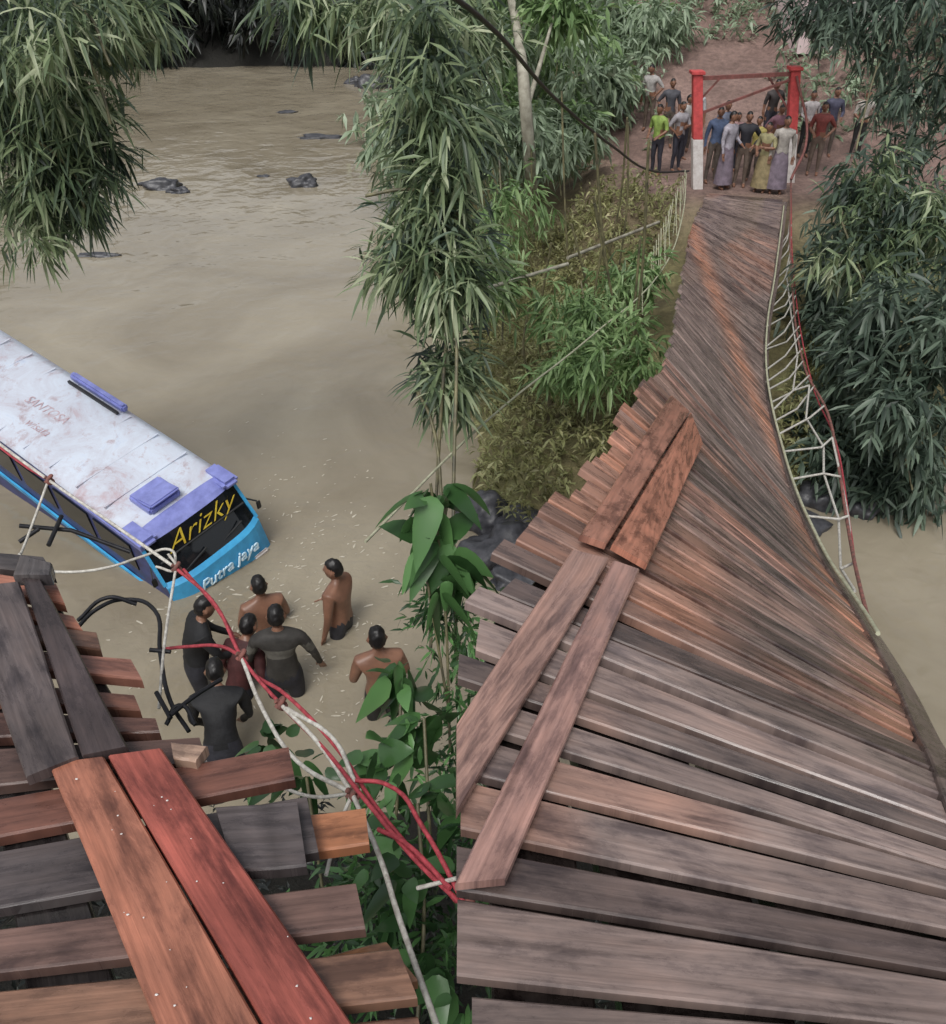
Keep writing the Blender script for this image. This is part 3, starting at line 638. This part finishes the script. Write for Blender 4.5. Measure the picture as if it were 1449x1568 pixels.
# ---------------------------------------------------------------- foliage
PROF={'bamboo':([0,.3,.7,1],[.05,.5,.36,0]),'broad':([0,.1,.28,.5,.72,.9,1],[.12,.44,.5,.44,.3,.12,0]),'far':([0,.45,1],[.05,.5,0])}
NL=[0]
def leaves(name,cen,dirs,k,length,width,mat,kind='bamboo',spread=.7,droop=.35,parent=None,twig=.35):
    cen=np.repeat(cen,k,axis=0); dd=np.repeat(dirs,k,axis=0); n_=len(cen); NL[0]+=n_
    cen=cen+dd*(rng.random((n_,1))*twig)
    dd=dd+rng.normal(0,spread,(n_,3)); dd[:,2]-=.2; dd/=np.linalg.norm(dd,axis=1,keepdims=True)+1e-9
    up=np.array([0,0,1.])+rng.normal(0,.45,(n_,3)); side=np.cross(dd,up); side/=np.linalg.norm(side,axis=1,keepdims=True)+1e-9
    nrm=np.cross(side,dd)
    L=length*rng.uniform(.6,1.25,(n_,1)); ts,ws=PROF[kind]; S=len(ts)
    vv=np.zeros((n_,S,3,3))
    for i,(t,w) in enumerate(zip(ts,ws)):
        c=cen+dd*L*t; c=c.copy(); c[:,2]-=(droop*t*t*L[:,0])
        hw=w*width*(L/length)
        vv[:,i,1]=c-nrm*hw*.25; vv[:,i,0]=c-side*hw; vv[:,i,2]=c+side*hw
    fs=[]
    for i in range(S-1):
        for j in range(2): fs.append((i*3+j,i*3+j+1,(i+1)*3+j+1,(i+1)*3+j))
    fs=np.array(fs); F_=(np.arange(n_)[:,None,None]*(S*3)+fs[None]).reshape(-1,4)
    me=bpy.data.meshes.new(name); V_=vv.reshape(-1,3)
    me.vertices.add(len(V_)); me.vertices.foreach_set('co',V_.ravel()); me.loops.add(F_.size); me.loops.foreach_set('vertex_index',F_.ravel().astype(np.int32))
    me.polygons.add(len(F_)); me.polygons.foreach_set('loop_start',np.arange(0,F_.size,4,dtype=np.int32)); me.polygons.foreach_set('loop_total',np.full(len(F_),4,dtype=np.int32))
    me.update(calc_edges=True); me.materials.append(mat); me.shade_smooth()
    return link(bpy.data.objects.new(name,me),parent)
def clumps(cl,per,down=.5,shell=.6):
    C=[];Dn=[]
    for c,r in cl:
        r=np.array(r if hasattr(r,'__len__') else (r,r,r)); m=max(3,int(per*(r[0]*r[1]*r[2])**(2/3)))
        d_=rng.normal(0,1,(m,3)); d_/=np.linalg.norm(d_,axis=1,keepdims=True); rad=rng.random((m,1))**shell
        C.append(np.array(c)+d_*rad*r); td=rng.normal(0,.45,3); q=d_*.6+td+np.array([0,0,-down])+rng.normal(0,.2,(m,3)); Dn.append(q/np.linalg.norm(q,axis=1,keepdims=True))
    return np.concatenate(C),np.concatenate(Dn)
def sub_cl(regs,nsub,rs,pw=.4):
    out=[]
    for c,r in regs:
        r=np.array(r if hasattr(r,'__len__') else (r,r,r))
        for i in range(nsub):
            d_=rng.normal(0,1,3); d_/=np.linalg.norm(d_); out.append((np.array(c)+d_*r*rng.random()**pw,rs*rng.uniform(.5,1.4)))
    return out
def grove(name,regs,nsub,rs,per,k,ln,wd,mat,stems=None,kind='bamboo',inner=None,back=.35,**kw):
    root=empty(name)
    ck={a:kw.pop(a) for a in list(kw) if a in('down','shell')}
    C,Dn=clumps(sub_cl(regs,nsub,rs),per,**ck)
    leaves('foliage',C,Dn,k,ln,wd,mat,kind,parent=root,**kw)
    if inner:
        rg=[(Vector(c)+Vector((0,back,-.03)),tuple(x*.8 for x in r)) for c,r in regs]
        C,Dn=clumps(sub_cl(rg,max(4,nsub//2),rs*1.2,.8),per*.6,**ck); leaves('inner_foliage',C,Dn,k,ln*1.1,wd*1.3,M[inner],kind,parent=root,**kw)  # inner leaves; the darker materials paint the clump's inner shade as colour
    if stems: curve('culms',stems,.016,M['culm'],root)
    return root
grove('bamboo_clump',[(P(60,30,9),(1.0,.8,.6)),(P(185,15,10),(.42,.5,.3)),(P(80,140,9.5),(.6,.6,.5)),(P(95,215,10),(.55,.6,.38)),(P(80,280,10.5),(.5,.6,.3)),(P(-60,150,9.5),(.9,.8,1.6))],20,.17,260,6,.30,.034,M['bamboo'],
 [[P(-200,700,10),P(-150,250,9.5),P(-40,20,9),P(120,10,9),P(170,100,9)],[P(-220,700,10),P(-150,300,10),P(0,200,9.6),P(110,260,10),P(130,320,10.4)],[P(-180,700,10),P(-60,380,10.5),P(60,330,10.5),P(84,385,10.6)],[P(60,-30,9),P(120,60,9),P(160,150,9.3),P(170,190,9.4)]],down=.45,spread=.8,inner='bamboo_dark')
grove('bamboo_clump',[(P(660,50,8),(.38,.5,.35)),(P(695,190,8),(.24,.5,.45)),(P(650,170,8),(.24,.3,.16)),(P(668,290,8),(.30,.4,.24)),(P(640,385,8),(.28,.35,.2)),(P(700,410,8),(.14,.3,.3)),(P(685,560,8.5),(.09,.2,.25)),(P(470,-5,9.5),(.55,.3,.24)),(P(600,-10,9),(.5,.4,.25)),(P(700,20,9),(.4,.4,.5))],16,.13,330,6,.29,.034,M['bamboo'],
 [[P(705,1150,7),P(695,800,7.6),P(700,500,8),P(690,200,8.2),P(640,20,8.3),P(540,-30,8.6)],[P(660,1000,8.5),P(672,700,8.4),P(690,450,8.2),P(720,150,8.3)],[P(700,500,8),P(640,400,8),P(600,440,8)],[P(695,300,8.1),P(620,290,8),P(560,300,8)],[P(680,800,8.3),P(660,640,8.4),P(640,600,8.4)]],down=.5,spread=.8,inner='bamboo_dark')
def broad(regs,nsub,ln,mat,stems,name='broad_leaf_plant'):
    root=empty(name); C,Dn=clumps(sub_cl(regs,nsub,.08),60,down=.5)
    leaves('leaves',C,Dn,1,ln,ln*.5,mat,'broad',spread=.4,droop=.5,parent=root,twig=.1)
    curve('stems',stems,.010,M['culm'],root)
broad([(P(672,765,6.2),(.13,.2,.14)),(P(665,830,6.2),(.12,.2,.10)),(P(695,880,6.2),(.10,.2,.16))],6,.32,M['broad'],[[P(690,1150,6.4),P(680,900,6.3),P(660,740,6.2)],[P(690,1100,6.4),P(640,800,6.2)]])
broad([(P(612,1030,5.6),(.06,.1,.06)),(P(665,1100,5.4),(.14,.2,.14)),(P(610,1170,5.4),(.15,.2,.08))],5,.30,M['broad'],[[P(600,1350,5.3),P(610,1200,5.4),P(615,1040,5.6)],[P(660,1300,5),P(650,1100,5.3)]])
broad([(P(650,1230,4.7),(.25,.2,.16)),(P(600,1340,4.5),(.25,.2,.16)),(P(470,1190,5.4),(.15,.15,.1)),(P(680,1400,4.4),(.2,.2,.2)),(P(640,1500,4.2),(.3,.2,.2)),(P(410,1140,5.8),(.06,.1,.05))],6,.2,M['broad'],[[P(640,1560,4.4),P(650,1400,4.5),P(640,1230,4.7)],[P(500,1400,5.3),P(470,1190,5.4)]])
grove('bank_undergrowth',[(P(560,1400,5.0),(.7,.5,.25)),(P(680,1300,5.0),(.5,.5,.3)),(P(660,1480,4.6),(.6,.5,.3)),(P(690,1120,6.5),(.3,.5,.6)),(P(700,950,7),(.14,.3,.4))],18,.15,160,6,.13,.03,M['broad'],down=.1)
def ground_cover(name,xr,yr,cnt,k,ln,wd,mat,hgt=.25,keep=None,kind='far'):
    C=[]
    while len(C)<cnt:
        x=random.uniform(*xr);y=random.uniform(*yr)
        if keep and not keep(x,y): continue
        if noise.noise(Vector((x*.6,y*.6,9)))<-.25: continue
        z=terr(x,y)
        if z<.05: continue
        C.append((x,y,z+random.random()**2*hgt*2))
    C=np.array(C); Dn=rng.normal(0,.5,(len(C),3)); Dn[:,2]+=.8; Dn/=np.linalg.norm(Dn,axis=1,keepdims=True)
    return leaves(name,C,Dn,k,ln,wd,mat,kind,spread=.6,droop=.5,twig=.15)
ground_cover('undergrowth',(-1.5,6),(9.6,21),4000,6,.17,.04,M['ochre'],.3,lambda x,y: not(x>4.6 and y>18) and not(y>13 and near_deck(x,y)))
ground_cover('undergrowth',(5,20),(11,30),2800,6,.2,.05,M['bamboo_dark'],.5,lambda x,y: not(3<x<10.5 and y>18) and not near_deck(x,y))
ground_cover('undergrowth',(-9,6),(-2,5.4),2500,6,.12,.03,M['black_green'],.2)
ground_cover('undergrowth',(1,13),(24.5,34),1500,6,.3,.08,M['hazy'],.4,lambda x,y: not(5.3<x<8.6 and y<30))
grove('bamboo_clump',[(P(775,310,15),(.55,.6,.7)),(P(900,470,14),(.9,.6,.4)),(P(955,545,12.8),(.5,.4,.35)),(P(870,560,13),(.5,.4,.25)),(P(760,420,14),(.3,.4,.4)),(P(980,420,15),(.35,.4,.3))],16,.24,150,6,.26,.045,M['bright'],
 [[P(900,650,13.5),P(905,520,14),P(890,430,14)],[P(770,520,14.5),P(772,400,15),P(765,240,15)]],down=.25)
st_=[]
for i in range(26):
    u=random.uniform(735,980); v=random.uniform(420,640); q=G(u,v); lean=Vector((random.uniform(-1.0,.3),random.uniform(-.3,.4),random.uniform(1.2,4.2)))
    st_.append([q-Vector((0,0,.1)),q+lean*.5+Vector((random.uniform(-.15,.15),0,0)),q+lean])
curve('bamboo_stems',st_,.02,M['culm'])
grove('bamboo_grove',[(P(850,80,22),(2.2,1.5,1.2)),(P(760,160,18),(1.0,1,1.6)),(P(950,40,26),(2.0,1.5,.8)),(P(740,60,20),(1.5,1,1.3)),(P(1000,50,27),(.8,1,.6)),(P(860,200,21),(.8,.8,.6)),(P(930,130,24),(.7,.7,.5))],20,.45,70,6,.34,.075,M['hazy'],
 [[P(800,330,19),P(806,150,20),P(790,0,21)],[P(860,300,21),P(850,150,22),P(870,0,23)]],down=.3,inner='bright',back=.8)
tr_=empty('pale_bark_tree')
curve('trunk',[[(*G(812,300),1.2),(*P(806,170,17),1.0),(*P(795,60,17.5),.8),(*P(770,-60,18),.6)],[(*P(806,170,17),.5),(*P(830,90,17.3),.35),(*P(850,20,17.5),.2)]],.12,M['trunk'],tr_)
C,Dn=clumps(sub_cl([(P(790,-30,18),(1.3,1,.5)),(P(850,15,17.6),(.5,.5,.3))],16,.3),80); leaves('crown',C,Dn,6,.3,.08,M['bright'],parent=tr_)
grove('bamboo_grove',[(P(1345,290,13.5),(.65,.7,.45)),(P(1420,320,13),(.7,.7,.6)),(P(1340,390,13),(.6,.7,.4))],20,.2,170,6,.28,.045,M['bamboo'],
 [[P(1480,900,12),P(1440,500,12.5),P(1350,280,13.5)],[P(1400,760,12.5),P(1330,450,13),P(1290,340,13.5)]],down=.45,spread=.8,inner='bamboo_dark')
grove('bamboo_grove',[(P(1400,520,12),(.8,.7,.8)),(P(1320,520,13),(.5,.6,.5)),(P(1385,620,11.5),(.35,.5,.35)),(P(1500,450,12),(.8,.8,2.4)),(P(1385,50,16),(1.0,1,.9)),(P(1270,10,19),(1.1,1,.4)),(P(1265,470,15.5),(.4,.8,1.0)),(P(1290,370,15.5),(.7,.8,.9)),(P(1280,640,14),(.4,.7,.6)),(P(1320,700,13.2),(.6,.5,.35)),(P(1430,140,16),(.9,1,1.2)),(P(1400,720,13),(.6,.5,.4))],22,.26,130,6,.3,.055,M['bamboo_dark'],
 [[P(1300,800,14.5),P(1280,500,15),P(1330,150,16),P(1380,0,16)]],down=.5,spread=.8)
fr=[]
for i in range(80):
    x=random.uniform(-32,8); y=random.uniform(53.5,62); fr.append(((x,y,max(0,terr(x,y))+random.uniform(0,3.5)),(2.2,1.5,1.6)))
grove('far_bank_trees',fr,6,.9,12,6,.8,.2,M['black_green'],kind='far',down=.4)
fr=[]
for i in range(60):
    x=random.uniform(-3,28); y=random.uniform(34,45); fr.append(((x,y,terr(x,y)+random.uniform(0.5,6)),(1.8,1.4,1.6)))
for i in range(22):
    x=random.choice([random.uniform(-2.5,3.5),random.uniform(12.5,24)]); y=random.uniform(24,32); fr.append(((x,y,terr(x,y)+random.uniform(0.5,3)),(1.2,1.2,1.4)))
grove('hillside_trees',fr,7,.7,20,6,.5,.14,M['hazy'],kind='far',down=.3)
fr=[]
for i in range(30):
    y=random.uniform(18,55); x=-9.5-.24*y-random.uniform(0,5); fr.append(((x,y,max(0,terr(x,y))+random.uniform(0,3.5)),(1.6,1.6,1.6)))
grove('river_bank_trees',fr,7,.6,20,6,.5,.12,M['bamboo_dark'],kind='far',down=.4)
hs=empty('village_house'); q=P(1275,150,27); gz=terr(q.x,q.y)
bm=bmesh.new(); hx,hy,hz=q.x,q.y+1.0,gz-.2
bbox_into(bm,Vector((hx,hy,hz+1.1)),(3.0,3,2.6),mi=0); bbox_into(bm,Vector((hx-.7,hy-1.52,hz+1.0)),(.7,.06,1.7),mi=2); bbox_into(bm,Vector((hx+.6,hy-1.52,hz+1.3)),(.8,.06,.8),mi=2)
for sg in (-1,1): bbox_into(bm,Vector((hx,hy+sg*.95,hz+2.8)),(3.6,2.4,.1),Matrix.Rotation(-sg*.5,3,'X'),mi=1)
bm_obj('house_body',bm,[simple('pink_plaster',(.75,.60,.60),(.65,.5,.5),3,.8),simple('roof_tile',(.26,.11,.09),(.16,.07,.05),5,.8),M['black_steel']],hs)
print('leaves',NL)
# ---------------------------------------------------------------- light, world, camera
w=bpy.data.worlds.new('World'); scene.world=w; w.use_nodes=True; nt=w.node_tree
bg=nt.nodes['Background']; sky=N(nt,'ShaderNodeTexSky',sky_type='NISHITA'); sky.sun_disc=False
EL,AZ=math.radians(58),math.radians(200)
sky.sun_elevation=EL; sky.sun_rotation=AZ; sky.dust_density=3
hs_=N(nt,'ShaderNodeHueSaturation'); hs_.inputs['Saturation'].default_value=.22; nt.links.new(sky.outputs[0],hs_.inputs['Color']); nt.links.new(hs_.outputs[0],bg.inputs[0]); bg.inputs[1].default_value=.15
sl=bpy.data.lights.new('sun','SUN'); sl.energy=1.5; sl.angle=math.radians(25); sl.color=(1,.98,.94); so=link(bpy.data.objects.new('sun',sl))
sd=Vector((math.sin(AZ)*math.cos(EL),math.cos(AZ)*math.cos(EL),math.sin(EL))); so.rotation_euler=sd.to_track_quat('Z','Y').to_euler()
cd=bpy.data.cameras.new('camera'); cd.sensor_fit='VERTICAL'; cd.sensor_height=24; cd.angle_y=math.radians(60); cd.clip_end=1000; cd.clip_start=.05
co=link(bpy.data.objects.new('camera',cd)); co.location=CAM; co.rotation_euler=(math.radians(90-34.5),0,0); scene.camera=co
scene.view_settings.view_transform='Standard'; scene.view_settings.look='None'; scene.view_settings.exposure=0
